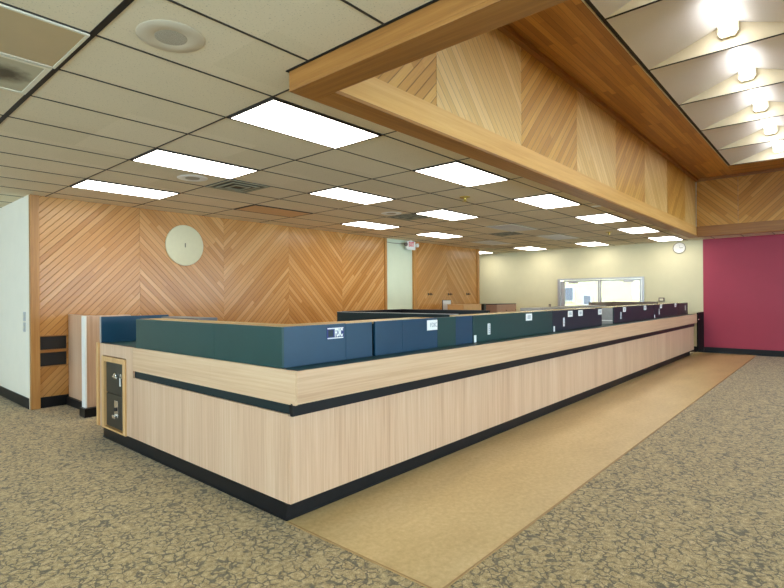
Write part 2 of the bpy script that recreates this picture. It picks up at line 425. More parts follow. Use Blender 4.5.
# black shadow gap and pale edge angle round the coffer
bm = BM()
for a in ((CX0-g_, CX1+g_, CY1+.004, CY1+g_), (CX0-g_, CX1+g_, CY0-g_, CY0-.004), (CX1+.004, CX1+g_, CY0-.004, CY1+.004), (CX0-g_, CX0-.004, CY0-.004, CY1+.004)):
    box(bm, *a, ZT+.012, ZT+.03)
struct('coffer_gap', bm, 'bar_black', CR)
bm = BM()
box(bm, CX0-g_, CX1+g_, CY1+g_-.008, CY1+g_-.001, ZT-.006, ZT+.011); box(bm, CX0-g_, CX1+g_, CY0-g_+.001, CY0-g_+.008, ZT-.006, ZT+.011)
struct('edge_angle', bm, 'baffle', CR)
# roof that shuts out the sky
bm = BM(); box(bm, X0R-.2, EX+.2, Y0R-.2, Y1R+.2, 4.72, 4.85); struct('roof', bm, 'plaster').name = 'ceiling'

# ---------------------------------------------------------------- vaulted coffer lights
RY, APEX, BASE = (CY0+CY1)/2, 4.43, ZT+.004
def coffer(k):
    x1 = CX1-1.524*k; x0 = x1-1.524
    ords = ['farthest', 'second from the far end', 'third from the far end', 'fourth from the far end', 'second from the camera end', 'nearest the camera']
    t = thing('vaulted_light', 'vaulted white light in the raised wood ceiling, ' + ords[k], 'ceiling light', (x0+.762, RY, ZT), 'vaulted lights in the raised ceiling')
    bm = BM(); th = .012
    prism(bm, [(CY0, BASE), (RY, APEX), (CY1, BASE), (CY1, BASE+th*1.2), (RY, APEX+th*1.2), (CY0, BASE+th*1.2)], x0+.004, x1-.022, 'x')
    obj('vault', bm, 'vault', t)
    bm = BM(); prism(bm, [(CY0, BASE), (CY1, BASE), (RY+.0, APEX+.004)], x1-.020, x1-.010, 'x')
    e = obj('end_baffle', bm, 'baffle', t)
    bm = BM(); box(bm, x1-.024, x1-.004, CY0, CY1, ZT-.004, BASE-.0005); obj('dark_edge', bm, 'bar_black', t)
    bm = BM(); prism(bm, [(RY-.050, 4.306), (RY+.050, 4.306), (RY+.060, 4.320), (RY-.060, 4.320)], x1-.80, x1-.060, 'x'); obj('lamp_lens', bm, 'tube', t)
    bm = BM(); prism(bm, [(RY-.0605, 4.3205), (RY+.0605, 4.3205), (RY+.068, 4.332), (RY+.068, 4.388), (RY-.068, 4.388), (RY-.068, 4.332)], x1-.80, x1-.060, 'x'); obj('lamp_side', bm, 'tube_side', t)
    bm = BM(); prism(bm, [(RY-.060, 4.262), (RY+.060, 4.262), (RY+.094, 4.308), (RY+.094, 4.396), (RY-.094, 4.396), (RY-.094, 4.308)], x1-.059, x1-.022, 'x')
    obj('lamp_end_cap', bm, 'baffle', t)
for k in range(6): coffer(k)

# ---------------------------------------------------------------- walls
def sheet(name, x0, x1, y0, y1, mat, z1=4.72, z0=0.):
    bm = BM(); box(bm, x0, x1, y0, y1, z0, z1); return struct(name, bm, mat)
# end wall: cream part with glass doors, crimson part
DY0, DY1, DZ = 4.075, 6.50, 2.03
bm = BM()
box(bm, EX, EX+.2, 2.64, DY0, 0, 4.72); box(bm, EX, EX+.2, DY1, Y1R+.2, 0, 4.72); box(bm, EX, EX+.2, DY0, DY1, DZ, 4.72)
struct('wall_end', bm, 'wall_cream')
sheet('wall_crimson', EX, EX+.2, Y0R-.2, 2.64, 'wall_red')
# main back wall block that carries the wood panelling
WB = 8.245
bm = BM(); box(bm, 2.2005, 14.17, WB, WB+.30, 0, 4.72); WBK = struct('wall_back', bm, 'wall_sage')
bm = BM(); box(bm, 2.085, 2.20, WB, Y1R+.2, 0, 4.72); struct('wall_left', bm, 'wall_white')
sheet('wall_rear', 2.2, EX, Y1R, Y1R+.2, 'wall_cream')
sheet('wall_hall', X0R, 2.085, Y1R, Y1R+.2, 'wall_white')
bm = BM()
box(bm, X0R-.2, X0R, Y0R-.2, -4.0, 0, 4.72); box(bm, X0R-.2, X0R, 4., 7.0, 0, 4.72); box(bm, X0R-.2, X0R, 11., Y1R+.2, 0, 4.72); box(bm, X0R-.2, X0R, 7., 11., 0, .8); box(bm, X0R-.2, X0R, 7., 11., 2.6, 4.72); box(bm, X0R-.2, X0R, -4., 4., 0, .4); box(bm, X0R-.2, X0R, -4., 4., 2.75, 4.72)
struct('wall_west', bm, 'wall_white')
# window wall behind and to the right of the camera
bm = BM(); wins = []
xs = X0R
for k in range(6):
    a = -3.6 + k*3.3; b = a + 2.5; wins.append((a, b))
    box(bm, xs, a, Y0R-.2, Y0R, 0, 4.72); box(bm, a, b, Y0R-.2, Y0R, 0, .12); box(bm, a, b, Y0R-.2, Y0R, 2.75, 4.72); xs = b
box(bm, xs, EX, Y0R-.2, Y0R, 0, 4.72)
struct('wall_right', bm, 'wall_cream')
for k, (a, b) in enumerate(wins):
    w_ = group_struct('window_%d' % (k+1), ((a+b)/2, Y0R-.1, .12))
    bm = BM(); box(bm, a, b, Y0R-.13, Y0R-.07, .12, .18); box(bm, a, b, Y0R-.13, Y0R-.07, 2.69, 2.75)
    for x in (a, (a+b)/2-.03, b-.06): box(bm, x, x+.06, Y0R-.13, Y0R-.07, .181, 2.689)
    struct('window_frame', bm, 'alu', w_)
    bm = BM(); box(bm, a+.06, (a+b)/2-.03, Y0R-.104, Y0R-.098, .18, 2.69); box(bm, (a+b)/2+.03, b-.06, Y0R-.104, Y0R-.098, .18, 2.69); struct('window_pane', bm, 'glass', w_)
w_ = group_struct('window_7', (X0R-.1, 0, .4))
bm = BM(); box(bm, X0R-.13, X0R-.07, -4, 4, .4, .46); box(bm, X0R-.13, X0R-.07, -4, 4, 2.69, 2.75)
for k in range(5): y = -4+k*1.985; box(bm, X0R-.13, X0R-.07, y, y+.06, .461, 2.689)
struct('window_frame', bm, 'alu', w_)
bm = BM(); box(bm, X0R-.103, X0R-.097, -3.94, 3.94, .46, 2.69); struct('window_pane', bm, 'glass', w_)

w_ = group_struct('window_8', (X0R-.1, 9, .8))  # unseen window, added to bring more light onto the pale left wall
bm = BM(); box(bm, X0R-.13, X0R-.07, 7, 11, .8, .86); box(bm, X0R-.13, X0R-.07, 7, 11, 2.54, 2.6)
for y in (7, 8.97, 10.94): box(bm, X0R-.13, X0R-.07, y, y+.06, .861, 2.539)
struct('window_frame', bm, 'alu', w_)
bm = BM(); box(bm, X0R-.103, X0R-.097, 7.06, 10.94, .86, 2.54); struct('window_pane', bm, 'glass', w_)
# wood boards on the back wall (chevron panels)
def wall_panels(eds, y, first_up=True, z0=.15):
    up = first_up
    for a, b in zip(eds, eds[1:]):
        bm = BM(); box(bm, a+.001, b-.001, y, WB-.0005, z0, H-.001)
        struct('board_panel', bm, 'planks_up' if up else 'planks_down', WBK); up = not up
WY = 8.215
# the first panel is built in pieces round two black slots
SL = 2.545
bm = BM()
box(bm, 2.2, 3.617, WY, WB-.0005, 1.00, H-.001); box(bm, 2.2, SL, WY, WB-.0005, .80, .80+.011)
box(bm, SL, 3.617, WY, WB-.0005, .15, .999); box(bm, 2.2, SL, WY, WB-.0005, .15, .585)
struct('board_panel', bm, 'planks_up', WBK)
bm = BM(); box(bm, 2.2, SL, WB-.012, WB-.0005, .586, .999); struct('slot_back', bm, 'slotdark', WBK)
bm = BM(); box(bm, 2.2, SL+.01, WY-.03, WB-.013, .775, .815, .003); box(bm, 2.2, SL+.01, WY-.012, WB-.013, 1.0, 1.015); box(bm, 2.2, SL+.01, WY-.012, WB-.013, .570, .585); struct('slot_rail', bm, 'fir_x', WBK)
wall_panels([3.619, 5.151, 6.658, 8.193, 9.650], WY, False)
wall_panels([10.935, 12.40, 14.05], WY, True)
for a, b, yy in ((2.087, 2.198, 8.175), (9.651, 9.735, 8.19), (10.82, 10.934, 8.185), (14.051, 14.165, 8.185)):
    bm = BM(); box(bm, a, b, yy, WB-.0005, 0.001, H-.001, .003); struct('corner_post', bm, 'fir_z', WBK)
# baseboards
def base(name, *a):
    bm = BM()
    for q in a: box(bm, *q, .0005, .15, .003)
    struct(name, bm, 'black')
base('baseboard_back', (2.2005, 9.65, 8.205, WB-.001), (9.736, 10.819, WB-.014, WB-.001), (10.935, 14.05, 8.205, WB-.001))
base('baseboard_left', (2.073, 2.0845, 8.26, Y1R-.001))
base('baseboard_crimson', (EX-.012, EX-.001, Y0R+.02, 2.635))
base('baseboard_end', (EX-.012, EX-.001, 2.645, DY0-.06), (EX-.012, EX-.001, DY1+.06, Y1R-.02))

# glass entrance doors in the end wall
D = group_struct('door_1', (EX+.1, (DY0+DY1)/2, 0))
bm = BM()
box(bm, EX-.03, EX+.12, DY0-.03, DY0+.03, .001, DZ+.015, .004); box(bm, EX-.03, EX+.12, DY1-.075, DY1, .001, DZ+.015, .004)
box(bm, EX-.03, EX+.12, DY0+.03, DY1-.075, DZ-.035, DZ+.015, .004)
struct('door_frame', bm, 'alu', D)
ym = (DY0+DY1)/2 - .03
for a, b in ((DY0+.05, ym-.004), (ym+.004, DY1-.16)):
    bm = BM()
    box(bm, EX+.02, EX+.06, a, a+.045, .01, DZ-.04); box(bm, EX+.02, EX+.06, b-.045, b, .01, DZ-.04)
    box(bm, EX+.02, EX+.06, a+.045, b-.045, DZ-.085, DZ-.04); box(bm, EX+.02, EX+.06, a+.045, b-.045, .01, .16)
    lf = struct('door_leaf', bm, 'alu', D)
    bm = BM(); box(bm, EX+.037, EX+.043, a+.045, b-.045, .16, DZ-.085); struct('door_glass', bm, 'tinted', lf)
    bm = BM(); c = a+.32 if a < ym-.1 else b-.32
    box(bm, EX-.02, EX+.018, c-.14, c+.14, DZ-.135, DZ-.085, .006); struct('door_closer', bm, 'alu', lf)
bm = BM(); box(bm, EX+.02, EX+.06, DY1-.155, DY1-.08, .01, DZ-.065); struct('side_jamb', bm, 'alu', D)

# outside: a sunlit building and paving beyond the doors
b0 = thing('outside_building', 'sunlit cream building with two small grey windows seen through the glass doors', 'building', (25.2, 6, -.1))
bm = BM(); box(bm, 25, 25.4, -6, 22, -.1, 7); obj('wall', bm, 'stucco', b0)
def at25(y, z):  # a point seen through the door, carried out to the far building
    return (y*25/EX, 1.532+(z-1.532)*25/EX)
for (ya, yb, za, zb_) in ((6.28, 6.03, 1.38, 1.76), (5.70, 5.50, 1.27, 1.52)):
    A, B = at25(ya, za), at25(yb, zb_)
    bm = BM(); box(bm, 24.95, 25.0, B[0]-.06, A[0]+.06, A[1]-.06, B[1]+.06); f = obj('window', bm, 'white', b0)
    bm = BM(); box(bm, 24.93, 24.949, B[0], A[0], A[1], B[1]); obj('pane', bm, 'pane_far', f)
bm = BM(); box(bm, EX+.2, 27, -8, 24, -.25, -.05); struct('floor', bm, 'asphalt')

# ---------------------------------------------------------------- the teller counter
XL, YF, YA, YE, XE = 2.207, 2.723, 2.643, 5.995, 15.24
ZC = 1.038
tc = thing('teller_counter', 'long L-shaped pale oak teller counter with black base and dark green top', 'counter', (8.7, 4.0, 0))
LX1, FY1 = 2.92, 3.42          # inner faces
# base (recessed on the front)
bm = BM(); prism(bm, [(XL+.008, YF+.05), (XE-.17, YF+.05), (XE-.17, FY1-.05), (LX1-.05, FY1-.05), (LX1-.05, YE-.02), (XL+.008, YE-.02)], .006, .1185)
obj('kick_base', bm, 'black', tc)
bm = BM(); prism(bm, [(XL+.002, YF+.044), (XE-.165, YF+.044), (XE-.165, YF+.052), (XL+.010, YF+.052), (XL+.010, YE-.014), (XL+.002, YE-.014)], .0055, .014)
obj('base_bead', bm, 'black', tc)
# carcass
bm = BM(); prism(bm, [(XL+.022, YF+.022), (XE+.03, YF+.022), (XE+.03, FY1), (LX1, FY1), (LX1, 5.30), (XL+.022, 5.30)], .119, ZC-.026)
obj('carcass', bm, 'black_gloss', tc)
# lower panels, front ones with upright grain
fx = [XL+.0005, 4.55, 7.0, 9.45, 11.9, XE+.05]
for a, b in zip(fx, fx[1:]):
    bm = BM(); box(bm, a+.0006, b-.0006, YF, YF+.020, .132, .724, .0012); obj('front_panel', bm, 'oak_v', tc)
ly = [YF+.0215, 5.185, 5.30]
bm = BM(); box(bm, XL, XL+.020, YF+.0212, 5.185, .130, .735, .0012); obj('side_panel', bm, 'oak_v', tc)
bm = BM(); box(bm, XL, XL+.020, 5.187, 5.345, .130, ZC-.001, .0012); box(bm, XL, XL+.020, 5.345, 6.045, .912, ZC-.001); box(bm, XL, XL+.02, 5.9575, 6.045, .12, .9115); obj('side_panel', bm, 'oak_v', tc)
bm = BM(); box(bm, XL-.018, LX1, 6.046, 6.105, .12, ZC+.004, .002); obj('end_panel', bm, 'oak_trim', tc)
# apron
ax = [XL-.0005, 5.60, 10.3, XE]
for a, b in zip(ax, ax[1:]):
    bm = BM(); box(bm, a+.0005, b-.0005, YA, YA+.022, .816, ZC, .0015); obj('apron', bm, 'oak_x', tc)
for a, b in ((YA+.0225, 3.72), (3.7205, 5.185)):
    bm = BM(); box(bm, XL, XL+.02, a, b, .806, ZC, .0015); obj('apron', bm, 'oak_y', tc)
bm = BM(); box(bm, XL+.0205, XE, YA+.0225, YF+.021, .80, .822); obj('apron_underside', bm, 'black', tc)
# black reveal under the apron and green slot on the short side
bm = BM(); box(bm, XL-.001, XE-.03, YF-.030, YF-.008, .728, .815, .002); obj('reveal_strip', bm, 'black', tc)
bm = BM(); box(bm, XL+.021, XL+.0215, YF+.03, 5.18, .736, .805); obj('slot_lining', bm, 'teal_dark', tc)
# green top
bm = BM(); prism(bm, [(XL+.0205, YA+.0225), (XE, YA+.0225), (XE, FY1+.03), (LX1+.03, FY1+.03), (LX1+.03, 6.045), (XL+.0205, 6.045)], ZC-.025, ZC-.0003)
obj('counter_top', bm, 'teal', tc)
# niche sides for the safe
bm = BM(); box(bm, LX1-.03, LX1, 5.31, 5.97, .12, ZC-.027); box(bm, XL+.022, LX1-.031, 5.955, 5.972, .12, ZC-.027); obj('niche_lining', bm, 'slotdark', tc)
bm = BM(); box(bm, XE+.0305, XE+.05, YF+.022, FY1, .12, ZC-.026); obj('end_panel', bm, 'oak_v', tc)
# oak frame round the safe
bm = BM()
ya, yb, za, zb_ = 5.347, 5.957, .122, .905
box(bm, XL-.016, XL+.06, ya, ya+.058, za, zb_, .002); box(bm, XL-.016, XL+.06, yb-.058, yb, za, zb_, .002)
box(bm, XL-.014, XL+.058, ya+.0585, yb-.0585, zb_-.055, zb_-.0005, .002); box(bm, XL-.014, XL+.058, ya+.0585, yb-.0585, za+.0005, za+.018)
obj('safe_frame', bm, 'oak_trim', tc)

sf = thing('safe', 'black two-door safe set in an oak frame at the counter end', 'safe', (XL+.3, 5.65, .143))
bm = BM(); box(bm, XL+.030, XL+.48, ya+.060, yb-.060, .1405, .848); obj('body', bm, 'safe', sf)
for (z0, z1, lab) in ((.150, .505, 'lower'), (.513, .840, 'upper')):
    bm = BM(); box(bm, XL+.012, XL+.0295, ya+.062, yb-.062, z0, z1, .004); dr = obj('door', bm, 'safe', sf)
    yc = 5.62; zc = (z0+z1)/2 + .03
    if lab == 'upper':
        bm = BM(); lathe(bm, [(.034, 0), (.034, -.008), (.026, -.016), (0, -.018)], (XL-.033+.0445, yc+.03, zc), 'x', 24)
        tube(bm, [(XL-.033+.02, yc+.03, zc), (XL-.033+.012, yc-.0, zc), (XL-.033+.012, yc-.09, zc-.006)], .011)
        obj('lever_handle', bm, 'chrome', dr, smooth=True)
        bm = BM(); lathe(bm, [(.026, 0), (.026, -.012), (0, -.014)], (XL-.033+.0445, yc-.135, zc+.012), 'x', 24); k_ = obj('lock_cylinder', bm, 'chrome', dr, smooth=True)
        bm = BM(); box(bm, XL-.033+.022, XL-.033+.028, yc-.15, yc-.125, zc-.09, zc-.005, .002); obj('key_tag', bm, 'white', dr)
    else:
        bm = BM(); box(bm, XL-.033+.036, XL-.033+.0445, yc-.045, yc+.045, zc-.09, zc+.09, .003); box(bm, XL-.033+.012, XL-.033+.036, yc-.03, yc+.05, zc-.095, zc-.06, .004)
        obj('latch_plate', bm, 'chrome', dr)
        bm = BM(); lathe(bm, [(.02, 0), (.02, -.014), (0, -.016)], (XL-.033+.0355, yc, zc), 'x', 20); obj('lock_cylinder', bm, 'slotdark', dr)

# ---------------------------------------------------------------- green screens standing on the counter
ZS0, ZS1, YS, SD = ZC+.0003, 1.325, 2.832, .29
GRP = 'dark green and blue screens along the counter'
def screen(label, x0, x1, seams=(), deep=True, mat='teal', z1=ZS1, last=None):
    d = SD if deep else .05
    t = thing('counter_screen', label, 'counter screen', ((x0+x1)/2, YS+d/2, ZS0), GRP)
    eds = [x0] + list(seams) + [x1]
    for a, b in zip(eds, eds[1:]):
        bm = BM(); box(bm, a+.0012, b-.0012, YS, YS+.02, ZS0, z1, .0012); obj('face_panel', bm, last if (last and b == x1) else mat, t)
    if deep:
        bm = BM(); box(bm, x0, x1, YS+.0205, YS+d, z1-.02, z1-.001, .001); obj('cap', bm, 'cap', t)
        bm = BM(); box(bm, x0, x0+.018, YS+.0205, YS+d, ZS0, z1-.0205); obj('side', bm, 'teal_dark', t); bm = BM(); box(bm, x1-.018, x1, YS+.0205, YS+d, ZS0, z1-.0205); obj('side', bm, 'teal_dark', t)
    return t
# corner screen, L-shaped
SX = 2.2275
c0 = thing('counter_screen', 'L-shaped corner screen, green and blue sides, carrying the navy and white bank sign', 'counter screen', (2.5, 3.1, ZS0), GRP)
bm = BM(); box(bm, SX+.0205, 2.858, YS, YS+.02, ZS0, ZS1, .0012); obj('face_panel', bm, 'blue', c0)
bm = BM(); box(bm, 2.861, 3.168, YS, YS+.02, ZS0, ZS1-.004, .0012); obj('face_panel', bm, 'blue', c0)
for a, b in ((YS, 3.70), (3.7015, 5.155)):
    bm = BM(); box(bm, SX, SX+.02, a, b, ZS0, ZS1, .0012); obj('face_panel', bm, 'teal', c0)
bm = BM(); prism(bm, [(SX+.0205, YS+.0205), (3.168, YS+.0205), (3.168, YS+SD), (SX+SD, YS+SD), (SX+SD, 5.155), (SX+.0205, 5.155)], ZS1-.02, ZS1-.001); obj('cap', bm, 'cap', c0)
bm = BM(); box(bm, SX+.0205, SX+SD, 5.137, 5.155, ZS0, ZS1-.0205); obj('side', bm, 'teal_dark', c0); bm = BM(); box(bm, 3.164, 3.168, YS+.0205, YS+SD, ZS0, ZS1-.0205); obj('side', bm, 'teal_dark', c0)
def sign(parent, x0, x1, z0, z1, kind, yy=None):
    yy = YS-.0006 if yy is None else yy
    bm = BM(); box(bm, x0, x1, yy-.003, yy, z0, z1); s = obj('sign', bm, 'white', parent, label='white sticker' if kind != 'bank' else 'navy and white sign')
    w, h = x1-x0, z1-z0
    if kind == 'bank':
        s.data.materials[0] = M['navy']
        bm = BM(); box(bm, x0+.004, x1-.004, yy-.0036, yy-.0031, z1-.012, z1-.004); box(bm, x0+.004, x1-.004, yy-.0036, yy-.0031, z0+.004, z0+.012); obj('border', bm, 'white', s)
        bm = BM(); box(bm, x0+.012, x0+w*.36, yy-.0038, yy-.0031, z0+.020, z1-.020); obj('emblem', bm, 'navy_reflect_print', s)
        text('lettering', 'FDIC', .080, 'white', s, (x0+w*.69, yy-.0042, (z0+z1)/2), FACE_NY, .0006, .50, .0035)
    elif kind == 'bank_small':
        text('lettering', 'FDIC', .058, 'greyink', s, ((x0+w*.62), yy-.0038, (z0+z1)/2), FACE_NY, .0006, .9)
    elif kind == 'square':
        bm = BM()
        for q in range(3): box(bm, x0+w*.25, x1-w*.22, yy-.004, yy-.0032, z0+h*(.28+.17*q), z0+h*(.38+.17*q))
        obj('print', bm, 'greyink', s)
    elif kind == 'strip':
        bm = BM()
        for q in range(5): box(bm, x0+w*.2, x1-w*.2, yy-.004, yy-.0032, z0+h*(.1+.18*q), z0+h*(.2+.18*q))
        obj('print', bm, 'greyink', s)
SIGNS = []
sign(c0, 2.655, 2.832, 1.210, 1.300, 'bank')
s2 = screen('screen with painted blue reflection bearing the small lettered white sign, second from the corner', 3.205, 4.108, (3.57,), True, 'blue')
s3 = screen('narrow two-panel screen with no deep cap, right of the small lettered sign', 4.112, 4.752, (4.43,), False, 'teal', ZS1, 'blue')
s4 = screen('dark green screen with one square sticker right of the narrow two-panel screen', 4.762, 6.80)
s5 = screen('dark screen with painted navy reflection, three square stickers, left of the open gap', 6.806, 8.755, (), True, 'navy_reflect_print')
s6 = screen('dark screen with painted navy reflection, just right of the open gap', 9.365, 11.93, (), True, 'navy_reflect_print')
s7 = screen('dark screen with painted navy reflection, second from the crimson wall end', 11.94, 14.19, (), True, 'navy_reflect_print')
s8 = screen('short dark screen with painted navy reflection at the crimson wall end of the counter', 14.20, 15.19, (), True, 'navy_reflect_print')
for ch in s6.children:
    if ch.name.startswith('side') and min(v.co.x for v in ch.data.vertices) < 0: ch.data.materials[0] = M['grey_lam']
bm = BM(); box(bm, 9.353, 9.3645, YS+.022, YS+SD-.01, 1.085, 1.10); obj('shelf_lip', bm, 'white', s6)
# ---- small signs and stickers, placed by their positions along the screens
STK = [  # screen, x, z, kind
    (s2, 4.02, 1.259, 'bank_small'), (s4, 5.093, 1.167, 'strip'), (s4, 6.087, 1.265, 'square'), (s5, 7.191, 1.158, 'strip'), (s5, 7.422, 1.266, 'square'),
    (s5, 7.817, 1.267, 'square'), (s5, 8.668, 1.262, 'square'), (s6, 9.95, 1.27, 'square'), (s6, 9.746, 1.17, 'strip'), (s6, 11.272, 1.275, 'square'),
    (s7, 12.515, 1.28, 'square'), (s7, 12.37, 1.171, 'strip'), (s7, 13.85, 1.285, 'square'), (s8, 14.89, 1.20, 'strip'),
    (s4, 4.80, 1.078, 'tab'), (s5, 6.855, 1.078, 'tab'), (s7, 12.0, 1.075, 'tab')]
for t_, x, z, kd in STK:
    w, h = {'bank_small': (.165, .095), 'square': (.17, .085), 'strip': (.055, .12), 'tab': (.045, .075)}[kd]
    sign(t_, x-w/2, x+w/2, z-h/2, z+h/2, kd)

# end panel of the pass-through beside the corner screen
ep = thing('end_screen', 'upright end panel with painted blue reflection, above the safe at the pass-through', 'counter screen', (2.56, 6.03, ZS0))
bm = BM(); box(bm, XL+.008, 3.0, 6.018, 6.043, ZS0, ZS1+.004); obj('panel', bm, 'blue', ep)
bm = BM(); box(bm, XL, XL+.0075, 6.016, 6.044, ZS0, ZS1+.004); obj('edge_strip', bm, 'grey_lam', ep)

# partitions behind the front screens
def single(name, label, cat, bm, mat, group=None): return tag(obj(name, bm, mat), label, cat, group)
bm = BM(); prism(bm, [(3.46, .005), (5.04, .005), (5.04, 1.325), (3.14, 1.325), (3.14, ZC+.002), (3.46, ZC+.002)], 4.92, 4.97, 'x'); pa = single('divider', 'dark green divider behind the second counter screen, its end edge standing clear', 'divider', bm, 'teal_dark')
bm = BM(); box(bm, 4.918, 4.972, YS+SD+.02, 5.041, 1.3255, 1.33); obj('edge_strip', bm, 'grey_lam', pa)
bm = BM(); prism(bm, [(6.20, 3.46), (6.26, 3.46), (6.26, 5.0), (4.975, 5.0), (4.975, 4.95), (6.20, 4.95)], .005, 1.336); single('divider', 'black low partition along the back of the teller stations', 'divider', bm, 'black_gloss')
bm = BM(); prism(bm, [(13.55, 4.62), (15.12, 4.62), (15.12, 3.5), (15.20, 3.5), (15.20, 4.70), (13.55, 4.70)], .005, 1.345); single('divider', 'grey-brown partition behind the far screens, crossing the glass doors', 'divider', bm, 'greybrown')
bm = BM(); box(bm, 2.60, 2.82, 4.62, 5.38, ZC+.0003, ZS1+.006, .004); single('desk_organizer', 'dark grey box just behind the short side of the corner screen', 'box', bm, 'mid_grey')
bm = BM(); box(bm, 4.16, 4.74, 2.95, 3.10, ZC+.0003, 1.283, .004); single('document_tray', 'grey flat-topped box behind the narrow two-panel screen', 'box', bm, 'grey_lam')
gcab = thing('cabinet', 'grey cabinet seen through the open gap between the screens', 'cabinet', (11.0, 4.3, 0))
bm = BM(); box(bm, 9.4, 13.0, 4.1, 4.55, .08, 1.29, .004); obj('body', bm, 'grey_lam', gcab)
bm = BM(); box(bm, 9.42, 12.98, 4.14, 4.54, .005, .08); obj('plinth', bm, 'black', gcab)
for k in range(4):
    a = 9.41+.9*k
    bm = BM(); box(bm, a, a+.88, 4.082, 4.099, .1, 1.0, .003); d_ = obj('door', bm, 'grey_lam', gcab)
    bm = BM(); tube(bm, [(a+.8, 4.075, .7), (a+.8, 4.06, .7), (a+.8, 4.06, .85), (a+.8, 4.075, .85)], .006); obj('handle', bm, 'alu', d_)
bm = BM(); box(bm, 9.4, 13.0, 4.02, 4.099, 1.02, 1.05, .003); obj('shelf', bm, 'white', gcab)

# black gate closing the far end
gt = thing('gate', 'black low gate between the counter end and the crimson wall', 'gate', (15.6, 2.64, 0))
bm = BM(); box(bm, XE+.056, EX-.06, 2.63, 2.66, .13, 1.07, .003); obj('panel', bm, 'matte_black', gt)
bm = BM(); box(bm, EX-.058, EX-.0145, 2.625, 2.665, .009, 1.07, .003); obj('post', bm, 'black', gt)
bm = BM(); tube(bm, [(XE+.05, 2.629, .9), (XE+.05, 2.61, .9), (XE+.16, 2.61, .9), (XE+.16, 2.629, .9)], .007); obj('handle', bm, 'chrome', gt, smooth=True)

# low oak wing partition between counter and panelled wall
wp = thing('wing_partition', 'low oak partition with a white end post and black base by the panelled wall', 'partition', (2.6, 7.6, 0))
bm = BM(); box(bm, 2.565, 2.60, 7.275, 8.20, .118, 1.305, .002); obj('panel', bm, 'oak_v', wp)
bm = BM(); box(bm, 2.53, 2.60, 7.275, 8.20, .005, .117, .002); obj('base', bm, 'black', wp)
bm = BM(); box(bm, 2.452, 3.02, 7.155, 7.27, .118, 1.305, .002); obj('panel', bm, 'oak_v', wp)
bm = BM(); box(bm, 2.43, 2.4515, 7.15, 7.272, .118, 1.308, .002); obj('end_post', bm, 'white', wp)
bm = BM(); box(bm, 2.40, 3.02, 7.085, 7.274, .005, .117, .002); obj('base', bm, 'black', wp)

# furniture against the far wall
def low_cab(label, x0, x1, y0, y1, z1, mat, top):
    t = thing('low_cabinet', label, 'cabinet', ((x0+x1)/2, (y0+y1)/2, 0))
    bm = BM(); box(bm, x0, x1, y0, y1, .06, z1-.02, .003); obj('body', bm, mat, t)
    bm = BM(); box(bm, x0+.03, x1-.03, y0+.04, y1, .005, .06); obj('plinth', bm, 'black', t)
    bm = BM(); box(bm, x0-.01, x1+.01, y0-.01, y1+.01, z1-.0195, z1, .002); obj('top', bm, top, t)
    n = max(2, round((x1-x0)/.55))
    for k in range(n):
        a = x0+.01+(x1-x0-.02)*k/n; b = x0+.01+(x1-x0-.02)*(k+1)/n
        bm = BM(); box(bm, a+.004, b-.004, y0-.018, y0-.0005, .08, z1-.03, .002); d_ = obj('door', bm, mat, t)
        bm = BM(); lathe(bm, [(.012, 0), (.014, -.02), (0, -.024)], (b-.06, y0-.0185, z1-.2), 'y', 14); obj('knob', bm, 'ink', d_)
low_cab('tan low cabinet in front of the farther panelled wall', 12.10, 13.05, 7.50, 8.0, 1.30, 'tan_box', 'tan_box')
low_cab('pinkish-tan low cabinet by the cream wall, right of the panelled wall', 13.95, 15.20, 7.50, 8.0, 1.285, 'pink_lam', 'black_gloss')
bm = BM(); box(bm, 13.36, 13.48, 7.58, 7.70, .005, 1.30, .01); single('pedestal', 'small black pedestal between the tan and pinkish-tan cabinets', 'pedestal', bm, 'black_gloss')

# notice, hooks
nt_ = thing('notice', 'white paper notice in a thin black frame on the farther panelled wall', 'notice', (12.37, WY-.01, 1.15))
bm = BM(); box(bm, 12.15, 12.59, WY-.012, WY-.002, 1.03, 1.425); obj('frame', bm, 'ink', nt_)
bm = BM(); box(bm, 12.18, 12.575, WY-.014, WY-.0125, 1.05, 1.41); obj('paper', bm, 'white', nt_)
for x, lab in ((11.55, 'left'), (12.533, 'middle'), (13.508, 'right')):
    t = thing('wall_hook', 'pair of small dark wall hooks on the farther panelled wall, %s of three' % lab, 'hook', (x, WY-.01, 1.55), 'dark hooks on the panelled wall')
    for dx in (-.06, .06):
        bm = BM(); box(bm, x+dx-.018, x+dx+.018, WY-.010, WY-.001, 1.555, 1.625, .003)
        tube(bm, [(x+dx, WY-.008, 1.60), (x+dx, WY-.05, 1.58), (x+dx, WY-.06, 1.60)], .008); obj('hook', bm, 'ink', t)

# round disc on the panelled wall
dc = thing('wall_disc', 'large round cream disc with a small dark hub mark on the diagonal boards', 'wall disc', (4.383, WY-.02, 2.43))
bm = BM(); lathe(bm, [(.34, -.001), (.347, -.012), (.343, -.028), (.33, -.034), (0, -.036)], (4.383, WY, 2.43), 'y', 72); obj('disc', bm, 'disc', dc, smooth=True)
bm = BM(); box(bm, 4.372, 4.392, WY-.041, WY-.0365, 2.395, 2.465, .003); obj('hub', bm, plain('grey_brown_hub', sr(120, 112, 90), .5), dc)

